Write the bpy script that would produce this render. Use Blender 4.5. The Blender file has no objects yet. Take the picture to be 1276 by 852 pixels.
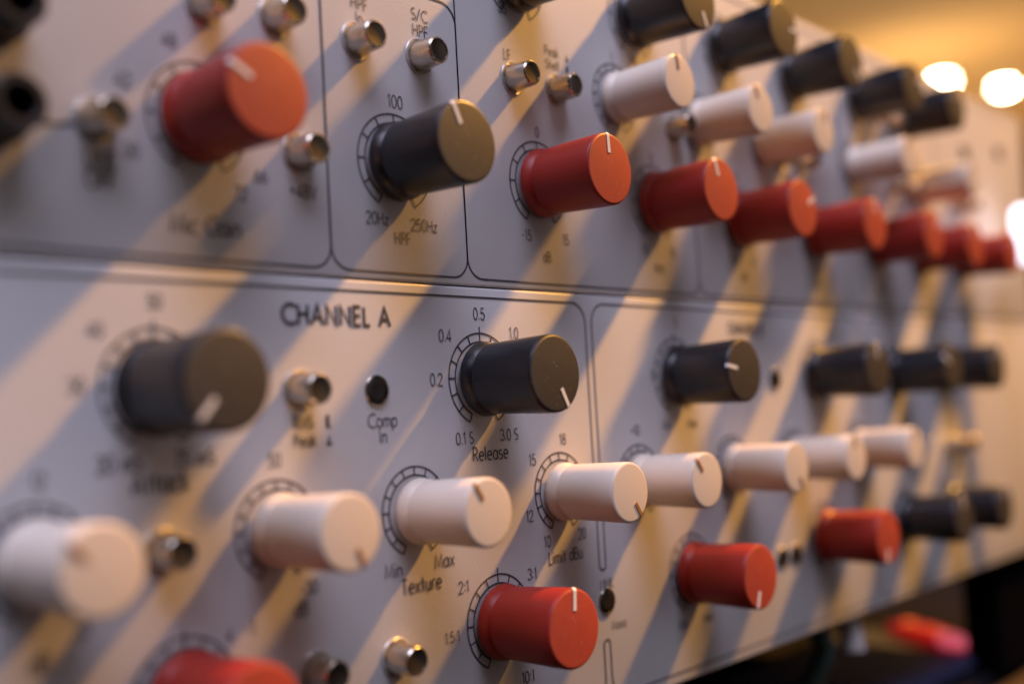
import bpy, bmesh, math, random
from mathutils import Vector, Matrix
random.seed(4)
S = 0.00725                      # metres per layout unit; layout: u right, v down, h out of the panel towards the viewer
sc = bpy.context.scene
col = sc.collection

def W(u, v, h=0.0):
    return Vector((u * S, -h * S, -v * S))

# ------------------------------------------------------------------ camera
cam_d = bpy.data.cameras.new('camera')
cam = bpy.data.objects.new('camera', cam_d); col.objects.link(cam)
cam_d.sensor_width = 36.0
cam_d.lens = 39.95
cam_d.clip_start = 0.005
cam_d.clip_end = 60.0
ax, ay, az = math.radians(-3.5611354), math.radians(-48.00407316), math.radians(-3.19658832)
RX = Matrix.Rotation(ax, 3, 'X'); RY = Matrix.Rotation(ay, 3, 'Y'); RZ = Matrix.Rotation(az, 3, 'Z')
M = RZ @ RX @ RY                 # layout (u, v, into panel) -> camera (right, down, forward)
def L2W(d):
    return Vector((d[0], d[2], -d[1]))
r_, d_, f_ = L2W(M[0]), L2W(M[1]), L2W(M[2])
mw = Matrix(((r_.x, -d_.x, -f_.x, 0), (r_.y, -d_.y, -f_.y, 0), (r_.z, -d_.z, -f_.z, 0), (0, 0, 0, 1)))
mw.translation = W(-21.24037443, 0.85237768, 20.87651306)
cam.matrix_world = mw
cam_d.dof.use_dof = True
cam_d.dof.focus_distance = 30.3 * S
cam_d.dof.aperture_fstop = 5.5
cam_d.dof.aperture_blades = 0
sc.camera = cam

# ------------------------------------------------------------------ world and light
world = bpy.data.worlds.new('World'); sc.world = world
world.use_nodes = True
bg = world.node_tree.nodes['Background']
bg.inputs[0].default_value = (0.80, 0.60, 0.52, 1)
bg.inputs[1].default_value = 0.008

def aim(o, target):
    o.rotation_euler = (Vector(target) - o.location).to_track_quat('-Z', 'Y').to_euler()

EL = math.radians(12.5)
sun_dir = Vector((math.cos(EL) * 0.7071, -math.sin(EL), math.cos(EL) * 0.7071))
ld = bpy.data.lights.new('warm_spot', 'SPOT'); lo = bpy.data.objects.new('warm_spot', ld); col.objects.link(lo)
lo.location = W(8, -2, 0) + sun_dir * 4.5
aim(lo, W(40, -5, 0))
ld.energy = 2150; ld.color = (1.0, 0.465, 0.075); ld.spot_size = math.radians(12.5); ld.spot_blend = 1.0
ld.shadow_soft_size = 0.12
# cool window light from above and in front
ad = bpy.data.lights.new('window_light', 'AREA'); ao = bpy.data.objects.new('window_light', ad); col.objects.link(ao)
ad.shape = 'RECTANGLE'; ad.size = 1.7; ad.size_y = 1.0
ao.location = (-0.45, -0.56, 1.72); aim(ao, (0.05, 0, 0))
ad.energy = 47; ad.color = (0.72, 0.72, 0.97)

# the dim warm room in front of the gear
fd = bpy.data.lights.new('room_glow', 'AREA'); fo = bpy.data.objects.new('room_glow', fd); col.objects.link(fo)
fd.shape = 'RECTANGLE'; fd.size = 2.4; fd.size_y = 1.6
fo.location = (0.5, -2.2, 0.5); aim(fo, (0.1, 0, 0))
fd.energy = 5.0; fd.color = (1.0, 0.84, 0.82)

sc.view_settings.view_transform = 'Standard'
sc.view_settings.look = 'None'
sc.view_settings.exposure = 0.0
sc.view_settings.gamma = 1.0
sc.render.engine = 'CYCLES'
sc.cycles.use_denoising = True
sc.cycles.max_bounces = 8

# ------------------------------------------------------------------ materials
def mat(name, color, rough=0.5, metal=0.0, bump=None, spec=0.5, coat=0.0, emit=None, estr=0.0, mottle=None, rvar=None, ior=1.5, dust=False):
    m = bpy.data.materials.new(name); m.use_nodes = True
    nt = m.node_tree; b = nt.nodes['Principled BSDF']
    b.inputs['Base Color'].default_value = (*color, 1)
    b.inputs['Roughness'].default_value = rough
    b.inputs['Metallic'].default_value = metal
    b.inputs['Specular IOR Level'].default_value = spec
    b.inputs['IOR'].default_value = ior
    b.inputs['Coat Weight'].default_value = coat
    if emit:
        b.inputs['Emission Color'].default_value = (*emit, 1); b.inputs['Emission Strength'].default_value = estr
    tc = nt.nodes.new('ShaderNodeTexCoord')
    if mottle:
        sc_, amt = mottle
        n = nt.nodes.new('ShaderNodeTexNoise'); n.inputs['Scale'].default_value = sc_; n.inputs['Detail'].default_value = 6
        nt.links.new(tc.outputs['Object'], n.inputs['Vector'])
        r = nt.nodes.new('ShaderNodeMapRange'); r.inputs['To Min'].default_value = 1 - amt; r.inputs['To Max'].default_value = 1 + amt
        nt.links.new(n.outputs['Fac'], r.inputs['Value'])
        mx = nt.nodes.new('ShaderNodeVectorMath'); mx.operation = 'SCALE'; mx.inputs[0].default_value = color
        nt.links.new(r.outputs[0], mx.inputs['Scale']); nt.links.new(mx.outputs[0], b.inputs['Base Color'])
    if dust:                     # fine pale dust specks and a faint smudge of finger grease
        n = nt.nodes.new('ShaderNodeTexNoise'); n.inputs['Scale'].default_value = 1500; n.inputs['Detail'].default_value = 1
        nt.links.new(tc.outputs['Object'], n.inputs['Vector'])
        r = nt.nodes.new('ShaderNodeMapRange'); r.inputs['From Min'].default_value = .70; r.inputs['From Max'].default_value = .78; r.inputs['To Max'].default_value = .55
        nt.links.new(n.outputs['Fac'], r.inputs['Value'])
        n2 = nt.nodes.new('ShaderNodeTexNoise'); n2.inputs['Scale'].default_value = 140; n2.inputs['Detail'].default_value = 4
        nt.links.new(tc.outputs['Object'], n2.inputs['Vector'])
        r2 = nt.nodes.new('ShaderNodeMapRange'); r2.inputs['To Min'].default_value = .78; r2.inputs['To Max'].default_value = 1.25
        nt.links.new(n2.outputs['Fac'], r2.inputs['Value'])
        v = nt.nodes.new('ShaderNodeVectorMath'); v.operation = 'SCALE'; v.inputs[0].default_value = color
        nt.links.new(r2.outputs[0], v.inputs['Scale'])
        mx = nt.nodes.new('ShaderNodeMix'); mx.data_type = 'RGBA'
        mx.inputs[7].default_value = (.35, .32, .29, 1)
        nt.links.new(r.outputs[0], mx.inputs[0]); nt.links.new(v.outputs[0], mx.inputs[6]); nt.links.new(mx.outputs[2], b.inputs['Base Color'])
    if rvar:
        sc_, a, c = rvar
        n = nt.nodes.new('ShaderNodeTexNoise'); n.inputs['Scale'].default_value = sc_; n.inputs['Detail'].default_value = 5
        nt.links.new(tc.outputs['Object'], n.inputs['Vector'])
        r = nt.nodes.new('ShaderNodeMapRange'); r.inputs['To Min'].default_value = a; r.inputs['To Max'].default_value = c
        nt.links.new(n.outputs['Fac'], r.inputs['Value']); nt.links.new(r.outputs[0], b.inputs['Roughness'])
    if bump:
        sc_, st, dist = bump
        n = nt.nodes.new('ShaderNodeTexNoise'); n.inputs['Scale'].default_value = sc_; n.inputs['Detail'].default_value = 3
        nt.links.new(tc.outputs['Object'], n.inputs['Vector'])
        bp = nt.nodes.new('ShaderNodeBump'); bp.inputs['Strength'].default_value = st; bp.inputs['Distance'].default_value = dist
        nt.links.new(n.outputs['Fac'], bp.inputs['Height']); nt.links.new(bp.outputs['Normal'], b.inputs['Normal'])
    return m

MT = dict(
    panel=mat('grey_powder_coat', (0.60, 0.585, 0.59), 0.42, rvar=(45, 0.36, 0.5), bump=(1500, 0.14, 0.0002), mottle=(60, 0.03)),
    steel=mat('dark_steel', (0.03, 0.03, 0.035), 0.5, 0.4, mottle=(30, 0.15)),
    black_cap=mat('satin_black_plastic', (0.034, 0.026, 0.022), 0.52, spec=0.8, ior=1.55, dust=True, bump=(2500, 0.15, 0.0001)),
    red_cap=mat('satin_red_plastic', (0.42, 0.056, 0.030), 0.54, spec=0.55, dust=True, bump=(2500, 0.12, 0.0001)),
    black=mat('black_plastic', (0.008, 0.009, 0.014), 0.34, spec=0.5, bump=(2500, 0.15, 0.0001), rvar=(250, 0.30, 0.42)),
    red=mat('red_plastic', (0.29, 0.018, 0.012), 0.40, spec=0.35, bump=(2500, 0.12, 0.0001), rvar=(250, 0.36, 0.5)),
    cream=mat('cream_plastic', (0.75, 0.66, 0.56), 0.32, bump=(2500, 0.12, 0.0001), rvar=(250, 0.30, 0.42)),
    chrome=mat('chrome', (0.58, 0.51, 0.42), 0.28, 1.0, rvar=(400, 0.20, 0.34)),
    bezel=mat('bright_edge', (0.52, 0.50, 0.48), 0.32, 0.3),
    tip_in=mat('dark_tip', (0.030, 0.025, 0.02), 0.3, 0.3),
    tip=mat('brown_reflection_tip', (0.085, 0.07, 0.05), 0.35, 0.7),  # brown colour paints the dim warm room mirrored in the chrome tip
    ink=mat('dark_ink', (0.045, 0.040, 0.05), 0.62, spec=0.8),
    white_ink=mat('white_ink', (0.85, 0.83, 0.80), 0.45),
    bronze_ink=mat('bronze_ink', (0.34, 0.16, 0.045), 0.45),
    dark=mat('black_lacquer', (0.004, 0.004, 0.005), 0.8, spec=0.0, mottle=(20, 0.2)),
    navy=mat('navy_metal', (0.05, 0.055, 0.13), 0.6, spec=0.1, mottle=(20, 0.2)),
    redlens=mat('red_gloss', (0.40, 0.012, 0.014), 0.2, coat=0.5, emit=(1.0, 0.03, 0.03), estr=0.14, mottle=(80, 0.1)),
    wood=mat('dark_wood', (0.05, 0.032, 0.02), 0.7, spec=0.1, mottle=(25, 0.3)),
    desk=mat('black_desk', (0.016, 0.015, 0.020), 0.8, spec=0.0, mottle=(15, 0.3)),
    ceil=mat('amber_ceiling', (0.56, 0.33, 0.13), 0.55, mottle=(1.5, 0.25)),
    wall=mat('brown_wall', (0.16, 0.09, 0.05), 0.7, mottle=(2, 0.2)),
    lampglow=mat('lamp_glow', (1, 0.9, 0.7), 0.5, emit=(1.0, 0.86, 0.55), estr=110),
    lamptrim=mat('lamp_trim', (0.6, 0.45, 0.25), 0.35, 0.6),
    tube=mat('tube_glow', (0.9, 0.9, 1), 0.4, emit=(0.86, 0.84, 1.0), estr=2.4),
    cable=mat('pale_cable', (0.55, 0.52, 0.52), 0.45, mottle=(100, 0.1)),
    teal=mat('teal_cable', (0.03, 0.08, 0.085), 0.5, mottle=(100, 0.1)),
    pinkglint=mat('pink_highlight', (0.9, 0.3, 0.4), 0.3, emit=(1.0, 0.13, 0.20), estr=0.55),  # emissive pink standing in for a highlight on the glossy red top
    orangeglint=mat('orange_highlight', (0.9, 0.3, 0.1), 0.3, emit=(1.0, 0.17, 0.05), estr=0.5),  # emissive orange, likewise a painted highlight
)

# ------------------------------------------------------------------ helpers
def empty(name, loc, label, cat, group=None):
    o = bpy.data.objects.new(name, None); col.objects.link(o); o.location = loc
    o.empty_display_size = 0.01
    o['label'] = label; o['category'] = cat
    if group: o['group'] = group
    return o

WL = {}
def wloc(o):
    return WL[o.name]

def put(name, me, parent, world_loc, label=None, rot=None):
    o = bpy.data.objects.new(name, me); col.objects.link(o)
    if parent is not None:
        o.parent = parent; o.location = Vector(world_loc) - WL[parent.name]
    else:
        o.location = world_loc
    WL[o.name] = Vector(world_loc)
    if rot: o.rotation_euler = rot
    if label: o['label'] = label
    return o

def mesh(name, bm, m, smooth=None):
    me = bpy.data.meshes.new(name); bm.normal_update(); bm.to_mesh(me); bm.free()
    me.materials.append(m)
    if smooth is not None:
        for p in me.polygons: p.use_smooth = True
        me.set_sharp_from_angle(angle=math.radians(smooth))
    return me

def box_bm(u0, u1, v0, v1, h0, h1, bev=0.0, org=(0, 0, 0), seg=2):
    bm = bmesh.new()
    o = W(*org)
    a, b = W(u0, v1, h1) - o, W(u1, v0, h0) - o
    bmesh.ops.create_cube(bm, size=1)
    for vt in bm.verts:
        vt.co = Vector((a.x if vt.co.x < 0 else b.x, a.y if vt.co.y < 0 else b.y, a.z if vt.co.z < 0 else b.z))
    if bev:
        bmesh.ops.bevel(bm, geom=bm.edges[:], offset=bev * S, segments=seg, affect='EDGES', profile=0.5)
    return bm

def lathe_bm(prof, n=64):
    """profile of (radius, height) in layout units, revolved round the axis pointing out of the panel (-Y)"""
    bm = bmesh.new(); rings = []
    for r, h in prof:
        if r < 1e-6:
            rings.append([bm.verts.new((0, -h * S, 0))])
        else:
            rings.append([bm.verts.new((r * S * math.cos(t), -h * S, r * S * math.sin(t))) for t in
                          (2 * math.pi * k / n for k in range(n))])
    for A_, B_ in zip(rings, rings[1:]):
        for k in range(n):
            k2 = (k + 1) % n
            if len(A_) == 1 and len(B_) == 1: continue
            if len(A_) == 1: bm.faces.new((A_[0], B_[k], B_[k2]))
            elif len(B_) == 1: bm.faces.new((A_[k], A_[k2], B_[0]))
            else: bm.faces.new((A_[k], A_[k2], B_[k2], B_[k]))
    bmesh.ops.recalc_face_normals(bm, faces=bm.faces[:])
    return bm

# ribbons: flat print lying on the panel
def ribbon(bm, pts, w, z=0.012, closed=False):
    """pts in (x right, y up) layout units; flat strip of width w at height z"""
    P = [Vector(p) for p in pts]
    Q = [P[0]]
    for p in P[1:]:
        if (p - Q[-1]).length > 1e-5: Q.append(p)
    if closed and (Q[0] - Q[-1]).length < 1e-4: Q.pop()
    n = len(Q); out = []
    for i in range(n):
        if closed: a, b, c = Q[i - 1], Q[i], Q[(i + 1) % n]
        else: a, b, c = Q[max(i - 1, 0)], Q[i], Q[min(i + 1, n - 1)]
        d1 = (b - a).normalized() if (b - a).length > 0 else (c - b).normalized()
        d2 = (c - b).normalized() if (c - b).length > 0 else d1
        t = (d1 + d2)
        t = t.normalized() if t.length > 0.3 else d1
        nn = Vector((-t.y, t.x)); k = w / 2 / max(0.5, abs(nn.dot(Vector((-d1.y, d1.x)))))
        out.append((bm.verts.new(((b.x + nn.x * k) * S, -z * S, (b.y + nn.y * k) * S)),
                    bm.verts.new(((b.x - nn.x * k) * S, -z * S, (b.y - nn.y * k) * S))))
    m = n if closed else n - 1
    for i in range(m):
        A_, B_ = out[i], out[(i + 1) % n]
        bm.faces.new((A_[0], A_[1], B_[1], B_[0]))

def arc(cx, cy, rx, ry, a0, a1, n=14):
    return [(cx + rx * math.cos(math.radians(a0 + (a1 - a0) * k / n)), cy + ry * math.sin(math.radians(a0 + (a1 - a0) * k / n))) for k in range(n + 1)]
def ell(cx, cy, rx, ry): return arc(cx, cy, rx, ry, 0, 360, 24)
G = {
 ' ': (.3, []), '.': (.16, [[(.06, .02), (.06, .14)]]), ':': (.2, [[(.08, .12), (.08, .26)], [(.08, .56), (.08, .70)]]),
 '+': (.5, [[(.02, .5), (.46, .5)], [(.24, .26), (.24, .74)]]), '-': (.34, [[(.02, .45), (.30, .45)]]), '/': (.5, [[(.02, -.06), (.46, 1.06)]]),
 '0': (.56, [ell(.27, .5, .25, .5)]),
 '1': (.34, [[(.04, .82), (.22, 1), (.22, 0)]]),
 '2': (.56, [arc(.27, .73, .24, .27, 175, -35) + [(.02, 0), (.54, 0)]]),
 '3': (.54, [arc(.25, .75, .22, .25, 165, -90), arc(.25, .26, .26, .26, 90, -165)]),
 '4': (.58, [[(.42, 0), (.42, 1), (.02, .28), (.56, .28)]]),
 '5': (.54, [[(.48, 1), (.13, 1), (.08, .57)] + arc(.25, .31, .26, .31, 125, -155)]),
 '6': (.54, [[(.36, 1)] + arc(.26, .29, .25, .29, 150, 510)]),
 '7': (.52, [[(.02, 1), (.50, 1), (.16, 0)]]),
 '8': (.54, [ell(.26, .76, .20, .24), ell(.26, .26, .25, .26)]),
 'A': (.74, [[(.02, 0), (.36, 1), (.70, 0)], [(.14, .34), (.58, .34)]]),
 'B': (.56, [[(.05, 0), (.05, 1), (.24, 1)] + arc(.24, .76, .22, .24, 80, -90), [(.05, .52), (.26, .52)] + arc(.26, .26, .26, .26, 85, -90) + [(.05, 0)]]),
 'C': (.76, [arc(.50, .5, .46, .5, 50, 310, 18)]),
 'D': (.68, [[(.05, 0), (.05, 1), (.2, 1)] + arc(.2, .5, .44, .5, 85, -85) + [(.2, 0), (.05, 0)]]),
 'E': (.50, [[(.46, 1), (.05, 1), (.05, 0), (.46, 0)], [(.05, .52), (.42, .52)]]),
 'F': (.48, [[(.46, 1), (.05, 1), (.05, 0)], [(.05, .52), (.42, .52)]]),
 'G': (.80, [arc(.50, .5, .46, .5, 50, 350, 18) + [(.96, .46), (.55, .46)]]),
 'H': (.66, [[(.05, 0), (.05, 1)], [(.58, 0), (.58, 1)], [(.05, .52), (.58, .52)]]),
 'I': (.16, [[(.06, 0), (.06, 1)]]),
 'K': (.58, [[(.05, 0), (.05, 1)], [(.54, 1), (.07, .46), (.56, 0)]]),
 'L': (.46, [[(.05, 1), (.05, 0), (.42, 0)]]),
 'M': (.86, [[(.03, 0), (.13, 1), (.42, .1), (.71, 1), (.81, 0)]]),
 'N': (.70, [[(.05, 0), (.05, 1), (.62, 0), (.62, 1)]]),
 'O': (.90, [ell(.47, .5, .44, .5)]),
 'P': (.54, [[(.05, 0), (.05, 1), (.24, 1)] + arc(.24, .73, .26, .27, 80, -90) + [(.05, .46)]]),
 'R': (.56, [[(.05, 0), (.05, 1), (.24, 1)] + arc(.24, .74, .25, .26, 80, -90) + [(.05, .48)], [(.24, .48), (.52, 0)]]),
 'S': (.52, [arc(.25, .75, .21, .25, 40, 270) + arc(.25, .26, .24, .25, 85, -145)]),
 'T': (.54, [[(.02, 1), (.50, 1)], [(.26, 1), (.26, 0)]]),
 'U': (.62, [[(.05, 1), (.05, .3)] + arc(.30, .28, .25, .28, 180, 360) + [(.55, 1)]]),
 'V': (.66, [[(.02, 1), (.32, 0), (.62, 1)]]),
 'a': (.58, [ell(.27, .33, .23, .33), [(.52, .66), (.52, 0)]]),
 'b': (.58, [ell(.30, .33, .23, .33), [(.05, 1.02), (.05, 0)]]),
 'c': (.50, [arc(.29, .33, .25, .33, 48, 312)]),
 'd': (.58, [ell(.27, .33, .23, .33), [(.52, 1.02), (.52, 0)]]),
 'e': (.56, [[(.04, .35), (.51, .35)] + arc(.28, .33, .24, .33, 10, 310)]),
 'f': (.32, [arc(.26, .85, .13, .17, 80, 180) + [(.13, 0)], [(.02, .64), (.27, .64)]]),
 'h': (.52, [[(.05, 1.02), (.05, 0)], [(.05, .38)] + arc(.25, .40, .20, .26, 170, 0) + [(.45, 0)]]),
 'i': (.16, [[(.06, 0), (.06, .66)], [(.06, .84), (.06, .96)]]),
 'k': (.48, [[(.05, 1.02), (.05, 0)], [(.42, .66), (.06, .30), (.45, 0)]]),
 'l': (.16, [[(.06, 0), (.06, 1.02)]]),
 'm': (.78, [[(.05, 0), (.05, .66)], [(.05, .44)] + arc(.215, .44, .165, .22, 170, 0) + [(.38, 0)], [(.38, .44)] + arc(.545, .44, .165, .22, 170, 0) + [(.71, 0)]]),
 'n': (.52, [[(.05, 0), (.05, .66)], [(.05, .40)] + arc(.25, .40, .20, .26, 170, 0) + [(.45, 0)]]),
 'o': (.58, [ell(.29, .33, .25, .33)]),
 'p': (.58, [ell(.30, .33, .23, .33), [(.05, .66), (.05, -.30)]]),
 'r': (.34, [[(.05, 0), (.05, .66)], [(.05, .40)] + arc(.24, .42, .19, .24, 170, 60)]),
 's': (.42, [arc(.20, .50, .15, .16, 40, 270) + arc(.20, .17, .18, .17, 85, -145)]),
 't': (.34, [[(.16, .96), (.16, 0)], [(.02, .64), (.30, .64)]]),
 'u': (.52, [[(.05, .66), (.05, .26)] + arc(.25, .26, .20, .26, 180, 360) + [(.45, .66)], [(.45, .3), (.45, 0)]]),
 'x': (.48, [[(.02, .66), (.44, 0)], [(.44, .66), (.02, 0)]]),
 'z': (.46, [[(.04, .64), (.42, .64), (.03, .02), (.43, .02)]]),
 # printed switch symbols beside a two-position button
 '^': (.6, [[(.05, .12), (.28, .80), (.52, .12), (.05, .12)], [(.16, .3), (.42, .3)], [(.14, .2), (.44, .2)]]),
 '_': (.6, [[(.08, .06), (.08, .94)], [(.2, .06), (.2, .94)], [(.32, .06), (.32, .94)], [(.05, .06), (.55, .06)]]),
}
def text_mesh(s, cap, bold=0.105, sx=0.95, track=0.10):
    bm = bmesh.new(); x = 0; strokes = []
    for ch in s:
        w, st = G[ch]
        for k in st: strokes.append([((x + px) * sx * cap, py * cap) for px, py in k])
        x += w + track
    tot = (x - track) * sx * cap
    for i, k in enumerate(strokes):
        kk = [(px - tot / 2, py - cap / 2) for px, py in k]
        closed = len(kk) > 20 and (Vector(kk[0]) - Vector(kk[-1])).length < 1e-4
        ribbon(bm, kk, bold * cap, 0.012 + 0.0006 * (i % 5), closed)
    return mesh('lettering', bm, MT['ink'])

def round_path(pts, radii, n=8):
    out = []
    for i, (p, r) in enumerate(zip(pts, radii)):
        p = Vector(p)
        if r == 0: out.append(tuple(p)); continue
        a, b = Vector(pts[i - 1]), Vector(pts[(i + 1) % len(pts)])
        d1, d2 = (a - p).normalized(), (b - p).normalized()
        c = p + (d1 + d2) * r
        s0 = p + d1 * r; s1 = p + d2 * r
        a0 = math.atan2(s0.y - c.y, s0.x - c.x); a1 = math.atan2(s1.y - c.y, s1.x - c.x)
        dd = (a1 - a0 + math.pi) % (2 * math.pi) - math.pi
        out += [(c.x + r * math.cos(a0 + dd * k / n), c.y + r * math.sin(a0 + dd * k / n)) for k in range(n + 1)]
    return out

# ------------------------------------------------------------------ setting
DESK = 15.6
def setting(name, me, loc=(0, 0, 0)):
    o = put(name, me, None, Vector(loc)); o['kind'] = 'structure'; return o
setting('desk', mesh('desk', box_bm(-60, 190, DESK, DESK + 3.5, -110, -1.2, 0.15), MT['desk']))
setting('desk_edge', mesh('desk_edge', box_bm(-60, 190, DESK + 0.5, DESK + 3.7, -1.19, 2.6, 0.25), MT['wood']))
bm = bmesh.new(); bmesh.ops.create_cube(bm, size=1, matrix=Matrix.Translation((4.9, 1.2, 1.16)) @ Matrix.Diagonal((5.6, 5.0, 0.12, 1)))
setting('ceiling', mesh('ceiling', bm, MT['ceil']))
bm = bmesh.new(); bmesh.ops.create_cube(bm, size=1, matrix=Matrix.Translation((7.75, 1.2, 0.10)) @ Matrix.Diagonal((0.1, 5.0, 2.0, 1)))
setting('back_wall', mesh('back_wall', bm, MT['wall']))

# ------------------------------------------------------------------ rack units
bevel_note = None
upper = empty('rack_unit', W(13, -2.56, -15), 'upper pale grey rack unit, with a slanting red knob row and mic gain knob', 'audio unit')
lower = empty('rack_unit', W(13, 9.62, -15), 'lower pale grey rack unit printed CHANNEL A, with a long middle row of cream knobs', 'audio unit')
WL[upper.name] = Vector(upper.location); WL[lower.name] = Vector(lower.location)

UL, UR = -20.3, 46.27
TOP, SEAM_U, SEAM_L, BOT = -14.2, -2.575, -2.535, 9.63
def plate(parent, v0, v1):
    c = W(0, (v0 + v1) / 2, 0)
    me = mesh('faceplate', box_bm(UL, UR, v0, v1, -0.42, 0, 0.06, (0, (v0 + v1) / 2, 0), 3), MT['panel'], 40)
    return put('faceplate', me, parent, c)
plate_u = plate(upper, TOP, SEAM_U)
plate_l = plate(lower, SEAM_L, BOT)
put('chassis', mesh('chassis', box_bm(-17, 43, TOP + .25, SEAM_U - .1, -32, -0.44), MT['steel']), upper, W(0, 0, 0))
put('chassis', mesh('chassis', box_bm(-17, 43, SEAM_L + .1, BOT - .2, -32, -0.44), MT['steel']), lower, W(0, 0, 0))

# knobs ------------------------------------------------------------
def knob_profile(R, H):
    return [(0, .10), (.86 * R, .10), (.965 * R, .12), (.995 * R, .17), (.99 * R, .24), (.965 * R, .34), (.925 * R, .42), (.885 * R, .47),
            (.885 * R, .50), (.93 * R, .545), (.938 * R, .60), (.940 * R, .80), (.955 * R, 1.1), (.972 * R, 1.6), (.988 * R, 2.0), (.997 * R, H - .10), (.992 * R, H - .055), (.975 * R, H - .022),
            (.94 * R, H - .004), (.90 * R, H), (0, H)]
def pointer_bm(R, H):
    w = 0.055; bm = bmesh.new(); e = 0.020
    prof = [(.44 * R, H + e), (.90 * R, H + e), (.95 * R, H + e - .004), (.985 * R, H - .012), (1.002 * R, H - .035), (1.006 * R, H - .05), (1.006 * R, H - .065)]
    ins = [(.44 * R, H - .03), (.88 * R, H - .03), (.92 * R, H - .03), (.94 * R, H - .05), (.96 * R, H - .05), (.97 * R, H - .055), (.97 * R, H - .065)]
    rows = []
    for (r, h), (r2, h2) in zip(prof, ins):
        rows.append([bm.verts.new((x * S, -hh * S, rr * S)) for x, rr, hh in ((-w, r2, h2), (-w, r, h), (w, r, h), (w, r2, h2))])
    for A_, B_ in zip(rows, rows[1:]):
        for k in range(3): bm.faces.new((A_[k], A_[k + 1], B_[k + 1], B_[k]))
    bm.faces.new(rows[0]); bm.faces.new(rows[-1][::-1])
    bmesh.ops.recalc_face_normals(bm, faces=bm.faces[:])
    return bm
HB, HW, RW = 2.548, 2.455, 0.824
KM = {c: mesh('knob', lathe_bm(knob_profile(1.0, HB), 72), MT[c], 32) for c in ('red', 'black')}
CAPM = {}
for c in ('red', 'black'):      # the satin disc let into the end of the knob
    CAPM[c] = mesh('cap', lathe_bm([(.955, HB - .05), (.955, HB - .006), (.945, HB + .003), (.92, HB + .006), (0, HB + .006)], 72), MT[c + '_cap'], 40)
KM['cream'] = mesh('knob', lathe_bm(knob_profile(RW, HW), 72), MT['cream'], 32)
PM_w = mesh('pointer_line', pointer_bm(1.0, HB), MT['white_ink'])
PM_b = mesh('pointer_line', pointer_bm(RW, HW), MT['bronze_ink'])

def scale_mesh(ro, ri, step=22, lim=154, longs=()):
    bm = bmesh.new(); w = 0.045
    def cl(r, d): a = math.radians(90 - d); return (r * math.cos(a), r * math.sin(a))
    ang = [-lim + 2 * lim * k / 56 for k in range(57)]
    ribbon(bm, [cl(ro, a) for a in ang], w, .012); ribbon(bm, [cl(ri, a) for a in ang], w, .012)
    k = 0
    for a in range(-lim, lim + 1, step):
        ribbon(bm, [cl(ri, a), cl(ro + (0.17 if a in longs else 0), a)], w, .0135)
    return mesh('dial_scale', bm, MT['ink'])
SC_b = scale_mesh(1.23, 1.0, longs=(0,)); SC_u = scale_mesh(1.23, 1.0, 30, 150); SC_w = scale_mesh(1.10, .89)

def knob(unit, plate_, colour, u, v, clock, label, ring=True):
    k = put('knob', KM[colour], unit, W(u, v, 0), label)
    k.rotation_euler = (random.uniform(-.010, .010), 0, random.uniform(-.010, .010))   # knobs never sit perfectly square
    k.location.y -= random.uniform(0, .04) * S
    if colour in CAPM: put('cap', CAPM[colour], k, W(u, v, 0))
    p = put('pointer_line', PM_b if colour == 'cream' else PM_w, k, W(u, v, 0))
    p.rotation_euler = (0, math.radians(clock), 0)
    if ring:
        put('dial_scale', SC_w if colour == 'cream' else (SC_u if unit is upper else SC_b), plate_, W(u, v, 0))
    return k

KN_U = [
 ('red', -7.71, -5.80, -62, 'red mic gain knob, its pointer turned up to the left'),
 ('black', -2.06, -5.57, -25, 'black filter knob under the number 100'),
 ('red', 3.46, -5.64, -3, 'red knob just right of the black filter knob'),
 ('red', 9.18, -5.66, -18, 'red knob, third from the left of its row'),
 ('red', 14.45, -5.58, 62, 'red knob, fourth from the left of its row'), ('red', 20.1, -5.58, 5, None), ('red', 25.86, -5.60, 40, None), ('red', 30.46, -5.5, -20, None), ('red', 35.4, -5.5, 30, None),
 ('cream', 7.40, -8.80, -9, 'nearest cream knob of the upper unit'), ('cream', 12.14, -8.72, -22, None), ('cream', 16.6, -8.68, 20, None), ('cream', 24.06, -8.72, 0, None), ('cream', 31.21, -8.6, 0, None),
 ('black', 2.9, -11.55, 0, None), ('black', 8.58, -11.60, 155, None), ('black', 13.97, -11.78, 84, None), ('black', 19.1, -11.68, 130, None), ('black', 24.9, -11.76, 60, None), ('black', 29.6, -11.6, 0, None),
]
KN_L = [
 ('black', -8.96, -.05, -139, 'black attack knob, pointer down to the left'),
 ('black', .66, -.08, 152, 'black release knob, pointer down to the right'),
 ('black', 9.81, -.04, -80, 'black knob with its pointer to the left'),
 ('black', 19.44, -.03, 0, None), ('black', 26.8, 0, -60, None), ('black', 31.98, -.05, 30, None),
 ('cream', -11.53, 3.14, -51, 'largest and nearest cream knob, at the left edge'), ('cream', -6.10, 3.14, 156, 'cream knob, second from the left of its row'),
 ('cream', -1.95, 3.14, -32, 'cream knob above the word Texture'), ('cream', 3.65, 3.15, 146, 'cream limit knob between 10 and 20'),
 ('cream', 7.47, 3.15, -38, 'cream knob behind the limit knob'), ('cream', 12.9, 3.15, 152, None), ('cream', 17.25, 3.14, 0, None), ('cream', 22.54, 3.1, 0, None),
 ('red', -8.52, 6.25, -150, 'red knob cut off by the bottom of the frame'), ('red', .86, 6.31, 6, 'red ratio knob, pointer straight up'), ('red', 9.99, 6.31, -162, 'red knob, pointer down'), ('red', 19.18, 6.18, -165, 'farthest red knob of the lower unit'),
 ('black', 26.63, 6.3, 0, None), ('black', 31.56, 6.3, 0, None),
]
for k in KN_U: knob(upper, plate_u, *k)
for k in KN_L: knob(lower, plate_l, *k)

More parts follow.
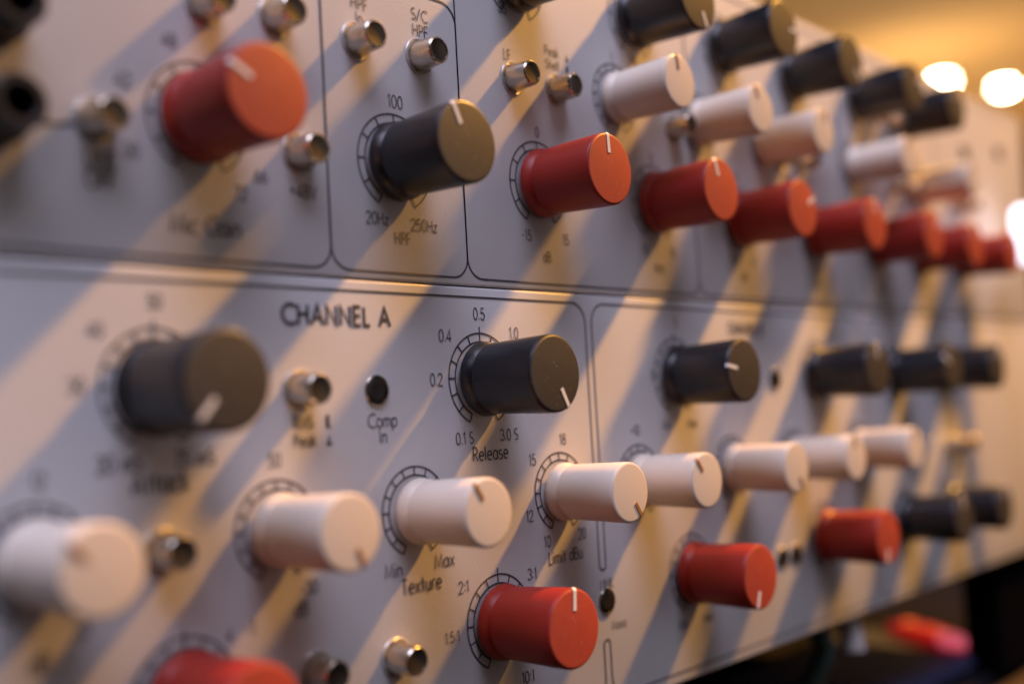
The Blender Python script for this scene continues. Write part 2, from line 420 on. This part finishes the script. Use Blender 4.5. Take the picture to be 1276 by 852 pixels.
# push buttons -------------------------------------------------------
def button_bm(h, r0=.385, r1=.345):
    return lathe_bm([(r0, -.05), (r0, .07), (r0 * .99, h * .4), (r1 + .008, h - .07), (r1, h - .03), (r1 - .03, h), (r1 - .055, h), (r1 - .06, h - .03), (r1 - .06, h - .05)], 40)
def tip_bm(h, r1=.345):
    r = r1 - .062
    return lathe_bm([(r, h - .08), (r, h - .025), (r * .85, h - .03), (r * .5, h - .045), (0, h - .05)], 36)
BO = (mesh('push_button', button_bm(.76), MT['chrome'], 40), mesh('button_tip', tip_bm(.76), MT['tip'], 50))
BI = (mesh('push_button', lathe_bm([(.375, -.05), (.375, .05), (.365, .06), (.352, .058), (.345, .02)], 40), MT['chrome'], 40),
      mesh('button_tip', lathe_bm([(.339, -.02), (.339, .035), (.31, .065), (.2, .06), (0, .055)], 36), MT['tip_in'], 50))
BZ = mesh('bezel', lathe_bm([(.49, -.02), (.49, .012), (.47, .035), (.455, .035), (.40, .003), (.39, -.02)], 40), MT['bezel'], 30)
def button(unit, u, v, pressed=False, label=None):
    a, b = BI if pressed else BO
    k = put('push_button', a, unit, W(u, v, 0), label)
    put('button_tip', b, k, W(u, v, 0))
    if not pressed: put('bezel', BZ, k, W(u, v, 0))
for u, v in ((-5.55, -8.5), (-10.05, -5.40), (-5.06, -5.40), (-3.15, -8.45), (-1.04, -8.48), (2.60, -8.58), (4.52, -8.57), (-7.45, -8.35),
             (10.6, -8.35), (17.9, -8.3), (19.4, -8.3), (26.6, -11.3), (28.0, -11.3), (27.9, -8.3), (29.4, -8.3), (35.2, -8.3), (36.6, -8.3)):
    button(upper, u, v)
for u, v, pr, lab in ((-5.33, .08, False, None), (-3.05, .13, True, 'chrome push button pressed flush above Comp In'), (-8.92, 3.25, False, None), (-2.82, 6.55, False, None),
                      (-5.2, 6.40, False, None), (5.45, 6.5, True, 'chrome push button pressed flush under LINK'), (16.23, .15, True, None), (15.9, 6.6, True, None), (16.9, 6.6, True, None), (32.2, 3.5, False, None), (33.6, 3.5, False, None)):
    button(lower, u, v, pr, lab)
# black jack sockets at the left edge of the upper unit
JS = mesh('jack_socket', lathe_bm([(.62, -.05), (.62, .3), (.54, .36), (.52, 1.15), (.48, 1.2), (.34, 1.2), (.30, 1.15), (.30, .1), (0, .1)], 40), MT['black'], 40)
for u, v in ((-12.1, -5.2), (-12.05, -7.1)):
    put('jack_socket', JS, upper, W(u, v, 0))
# dark slots near the right end
SL = mesh('mounting_slot', box_bm(-.55, .55, -.3, .3, -.05, .02, .0), MT['ink'])
for u, v in ((37.3, -11.1), (42.3, -11.75)):
    put('mounting_slot', SL, plate_u, W(u, v, 0))

# section outlines -----------------------------------------------------
def outline(plate_, paths, w=0.052):
    bm = bmesh.new()
    for i, (pts, closed) in enumerate(paths): ribbon(bm, [(x, -y) for x, y in pts], w, .012 + .001 * (i % 3), closed)
    put('section_line', mesh('section_line', bm, MT['ink']), plate_, W(0, 0, 0))
OB = -2.77; r = .55
sect = [-19.6, -4.24, .36, 11.6, 22.9, 33.2, 45.5]
for i, (a, b) in enumerate(zip(sect, sect[1:])):
    top = -10.15 if i == 1 else -13.8
    pts = [(a, top), (b, top), (b, OB), (a, OB)]
    P = round_path(pts, [r] * 4)
    outline(plate_u, [(P, True)])
lsect = [(-19.6, 5.22), (5.52, 23.5), (23.8, 34.0), (34.3, 45.5)]
for i, (a, b) in enumerate(lsect):
    P = round_path([(a, -2.27), (b, -2.27), (b, 9.30), (a, 9.30)], [.6] * 4)
    if i == 0:
        # the right side is broken by the LINK switch
        n = len(P)
        P1 = [(5.22, 5.4)] + [(5.22, 5.0)]
        full = round_path([(5.22, 5.45), (5.22, -2.27), (a, -2.27), (a, 9.30), (5.22, 9.30), (5.22, 7.75)], [0, .6, .6, .6, .6, 0])
        outline(plate_l, [(full, False)])
    elif i == 1:
        full = round_path([(5.52, 5.45), (5.52, -2.27), (b, -2.27), (b, 9.30), (5.52, 9.30), (5.52, 7.75)], [0, .6, .6, .6, .6, 0])
        outline(plate_l, [(full, False), ([(5.22, 5.45), (5.25, 5.55), (5.37, 5.60), (5.49, 5.55), (5.52, 5.45)], False), ([(5.22, 7.75), (5.25, 7.65), (5.37, 7.60), (5.49, 7.65), (5.52, 7.75)], False)])
    else:
        outline(plate_l, [(P, True)])
# wire from socket to button, printed
outline(plate_u, [(arc(-11.05, -5.75, .95, .55, 150, 40), False)], .09)

# lettering ---------------------------------------------------------------
def word(plate_, s, u, v, cap=.30, bold=.105, sx=.95, track=.10):
    put('lettering', text_mesh(s, cap, bold, sx, track), plate_, W(u, v, 0))
for a in (
 ('HPF', -3.01, -9.43), ('In', -3.03, -9.06), ('S/C', -.96, -9.60), ('HPF', -.96, -9.18), ('100', -1.97, -7.14, .32), ('20Hz', -2.75, -4.10), ('250Hz', -1.16, -4.05),
 ('HPF', -1.93, -3.66), ('+48V', -4.98, -4.52, .32), ('Mic Gain', -7.60, -3.50, .40, .12), ('0', 3.52, -7.17), ('-15', 2.80, -4.12), ('15', 4.55, -4.12), ('dB', 3.66, -3.56),
 ('LF', 2.40, -9.23), ('Peak', 4.40, -9.72, .27), ('^', 5.1, -9.66, .27), ('Shelf', 4.40, -9.32, .27), ('_', 5.1, -9.28, .27), ('35', 2.30, -10.55), ('1', 7.37, -10.12), ('LINE', -9.98, -4.62, .34, .13), ('OFF', -10.0, -4.22, .34, .13),
 ('30', -9.3, -4.9), ('42', -9.45, -6.35), ('48', -8.35, -7.4), ('66', -6.15, -4.75), ('72', -6.7, -4.3),
 ('0', 9.2, -7.15), ('-15', 8.5, -4.12), ('15', 10.1, -4.12), ('kHz', 9.3, -3.56), ('0', 14.45, -7.1), ('-15', 13.8, -4.12), ('15', 15.3, -4.12), ('dB', 14.6, -3.56),
 ('dB', 20.2, -3.56), ('dB', 25.9, -3.56), ('Hz', 8.6, -10.25), ('Hz', 14.0, -10.35), ('Q', 0, 0),
):
    if a[0] == 'Q': continue
    word(plate_u, *a)
for a in (
 ('CHANNEL A', -4.12, -1.66, .45, .20, 1.10, .13), ('0.5', .68, -1.83, .31), ('0.4', -.63, -1.23, .31), ('0.2', -1.02, -.10, .31), ('0.1 S', -.10, 1.44, .30), ('3.0 S', 1.62, 1.43, .30),
 ('1.0', 2.03, -1.33, .31), ('Release', .85, 1.88, .36, .12), ('Comp', -2.90, .86, .33), ('In', -2.90, 1.24, .33), ('RMS', -5.27, .80, .27, .14), ('_', -4.55, .80, .32), ('Peak', -5.24, 1.22, .27, .13), ('^', -4.56, 1.24, .30),
 ('50', -8.90, -1.83), ('40', -10.22, -1.23), ('30', -10.63, -.14), ('20 mS', -9.80, 1.42, .33, .13), ('75 mS', -8.1, 1.42, .33, .13), ('Attack', -8.91, 1.86, .40, .15),
 ('50', -6.11, 1.60), ('-30', -5.30, 4.50), ('dB', -5.55, 4.93, .33), ('Min', -2.78, 4.48, .34), ('Max', -1.05, 4.45, .34), ('Texture', -1.86, 4.93, .36, .12),
 ('15', 2.51, 2.18), ('18', 3.87, 1.68), ('12', 2.27, 3.70), ('10', 2.95, 4.47), ('20', 4.50, 4.43), ('Limit dBu', 3.72, 4.95, .34), ('3:1', 2.24, 5.26), ('2:1', -.42, 5.22), ('1.5:1', -.92, 6.40, .27),
 ('10:1', 1.85, 7.95), ('+10', 7.40, 1.60), ('LINK', 5.52, 6.02, .30), ('Mono', 6.0, 7.25, .26, .10), ('CHANNEL B', 14.4, -1.66, .40, .17), ('12', -11.44, 1.62), ('4', -7.45, 5.16), ('-1', -6.9, 5.12), ('Min', 9.1, 1.5), ('Max', 10.6, 1.5),
 ('Min', 9.3, 7.85), ('Max', 10.8, 7.85), ('Width', 10.0, 8.2), ('S', 10.0, -1.8), ('0', 8.5, -.1), ('10', -12.6, 4.5), ('20', -10.7, 4.5), ('dB', -11.5, 4.95, .35),
):
    if a[0] == 'Width': continue
    word(plate_l, *a)

# ------------------------------------------------------------------ stand, things under the unit
stand = empty('equipment_stand', W(13, DESK, -1), 'black stand with block legs carrying the lower rack unit', 'stand')
WL[stand.name] = Vector(stand.location)
put('leg', mesh('leg', box_bm(38.5, 46, BOT + .02, DESK - .24, -2.4, -.5, .08), MT['dark']), stand, W(0, 0, 0))
put('leg', mesh('leg', box_bm(-20, -9, BOT + .02, DESK - .24, -2.4, -.5, .08), MT['dark']), stand, W(0, 0, 0))
put('crossbar', mesh('crossbar', box_bm(-9, 35, BOT + .02, BOT + .35, -2.4, -1.6, .08), MT['dark']), stand, W(0, 0, 0))

cs = empty('equipment_box', W(60, DESK, -20), 'dark navy box standing in the shadow behind the rack units', 'box')
WL[cs.name] = Vector(cs.location)
put('case', mesh('case', box_bm(44, 84, 9.9, DESK - .02, -28, -15.5, .3), MT['navy']), cs, W(0, 0, 0))
put('lid', mesh('lid', box_bm(43.6, 84.4, 9.4, 9.88, -28.4, -15.1, .15), MT['navy']), cs, W(0, 0, 0))

dv = empty('glowing_device', W(36, DESK, -6), 'low dark device with pink and orange highlights on its glossy red top, below the panel', 'device')
WL[dv.name] = Vector(dv.location)
put('case', mesh('case', box_bm(21, 43, 14.6, DESK - .02, -11, -2.0, .5, seg=3), MT['navy'], 40), dv, W(0, 0, 0))
def ellip(name, cu, cv, ch, a, b, c, ang, m, parent):
    bm = bmesh.new(); bmesh.ops.create_uvsphere(bm, u_segments=40, v_segments=20, radius=1)
    bmesh.ops.transform(bm, matrix=Matrix.Rotation(ang, 4, 'Z') @ Matrix.Diagonal((a * S, b * S, c * S, 1)), verts=bm.verts)
    return put(name, mesh(name, bm, m, 180), parent, W(cu, cv, ch))
ang = math.atan2(6.0, 4.5)
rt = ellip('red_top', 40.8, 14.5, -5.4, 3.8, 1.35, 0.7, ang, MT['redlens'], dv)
ellip('light', 39.0, 14.15, -3.3, 1.0, .75, .45, ang, MT['pinkglint'], dv)  # this blob and the next paint highlights on the red top, no lamps
ellip('light', 41.9, 14.12, -6.8, 0.7, .5, .3, ang, MT['orangeglint'], dv)

def tube_thing(name, pts, r, m, label, cat):
    cu = bpy.data.curves.new(name, 'CURVE'); cu.dimensions = '3D'; cu.bevel_depth = r * S; cu.bevel_resolution = 6; cu.use_fill_caps = True
    sp = cu.splines.new('POLY'); sp.points.add(len(pts) - 1)
    for p, q in zip(sp.points, pts): w = W(*q); p.co = (w.x, w.y, w.z, 1)
    t = bpy.data.objects.new('tmp', cu); col.objects.link(t)
    dg = bpy.context.evaluated_depsgraph_get(); me = bpy.data.meshes.new_from_object(t.evaluated_get(dg)); bpy.data.objects.remove(t)
    me.materials.clear(); me.materials.append(m)
    for p in me.polygons: p.use_smooth = True
    o = put(name, me, None, Vector((0, 0, 0))); o['label'] = label; o['category'] = cat
    return o
tube_thing('cable_plug', [(22.9, 9.8, -3.2), (22.75, 9.95, -1.6), (22.6, 10.3, -.9), (22.45, 11.3, -.75)], .5, MT['cable'], 'pale grey cable plug hanging down below the lower panel edge', 'cable plug')
tube_thing('cable', [(21.5, 9.9, -3.4), (21.2, 10.2, -1.6), (21.0, 11.0, -1.2), (20.6, 12.4, -1.8), (19.6, 14.4, -4.6), (18, 15.1, -8)], .45, MT['teal'], 'dark teal cable hanging beside the pale cable plug', 'cable')

# glowing tube in front of the far end of the upper unit
TU = 39.0
tl = empty('tube_light', W(39.4, DESK + .5, 1.9), 'white glowing upright tube light at the right edge, before the end of the units', 'lamp')
WL[tl.name] = Vector(tl.location)
put('tube', mesh('tube', box_bm(TU, TU + 1.9, -8.3, -5.3, 1.3, 2.5, .5, seg=4), MT['tube'], 50), tl, W(0, 0, 0))
put('stem', mesh('stem', box_bm(TU + 1.2, TU + 1.6, -5.32, DESK + .3, 1.7, 2.1), MT['steel']), tl, W(0, 0, 0))
put('foot', mesh('foot', box_bm(TU + .2, TU + 2.6, DESK + .25, DESK + .48, .9, 2.4), MT['steel']), tl, W(0, 0, 0))

# ceiling lamps
for i, (x, y, lab) in enumerate(((3.89, 1.347, 'round glowing ceiling lamp, left one of the two'), (4.175, 1.231, 'round glowing ceiling lamp at the right edge'))):
    e = empty('ceiling_lamp', (x, y, 1.10), lab, 'ceiling lamp', 'ceiling lamps'); WL[e.name] = Vector(e.location)
    def disc(r0, r1, z0, z1, n=40):
        bm = bmesh.new(); a = []; b = []
        for k in range(n):
            t = 2 * math.pi * k / n
            a.append(bm.verts.new((r0 * math.cos(t), r0 * math.sin(t), z0))); b.append(bm.verts.new((r1 * math.cos(t), r1 * math.sin(t), z1)))
        for k in range(n): bm.faces.new((a[k], b[k], b[(k + 1) % n], a[(k + 1) % n]))
        return bm, a, b
    bm, a, b = disc(.030, .028, 0, -.012); bm.faces.new(b[::-1])
    put('diffuser', mesh('diffuser', bm, MT['lampglow']), e, e.location)
    bm, a, b = disc(.0305, .040, -.010, -.002)
    c = [bm.verts.new((v.co.x * 1.0, v.co.y * 1.0, 0)) for v in b]
    for k in range(len(b)): bm.faces.new((b[k], c[k], c[(k + 1) % len(b)], b[(k + 1) % len(b)]))
    put('trim_ring', mesh('trim_ring', bm, MT['lamptrim']), e, e.location)

# uplight that warms the ceiling
ud = bpy.data.lights.new('uplight', 'SPOT'); uo = bpy.data.objects.new('uplight', ud); col.objects.link(uo)
uo.location = (3.47, 1.35, 0.45); aim(uo, (3.47, 1.25, 1.1)); ud.energy = 24; ud.color = (1, .80, .46); ud.spot_size = math.radians(70); ud.spot_blend = 1.0; ud.shadow_soft_size = .1
cd = bpy.data.lights.new('ceiling_wash', 'AREA'); co = bpy.data.objects.new('ceiling_wash', cd); col.objects.link(co)
cd.size = 1.5; co.location = (4.0, 1.3, -0.3); co.rotation_euler = (math.pi, 0, 0); cd.energy = 32; cd.color = (1, .75, .46)
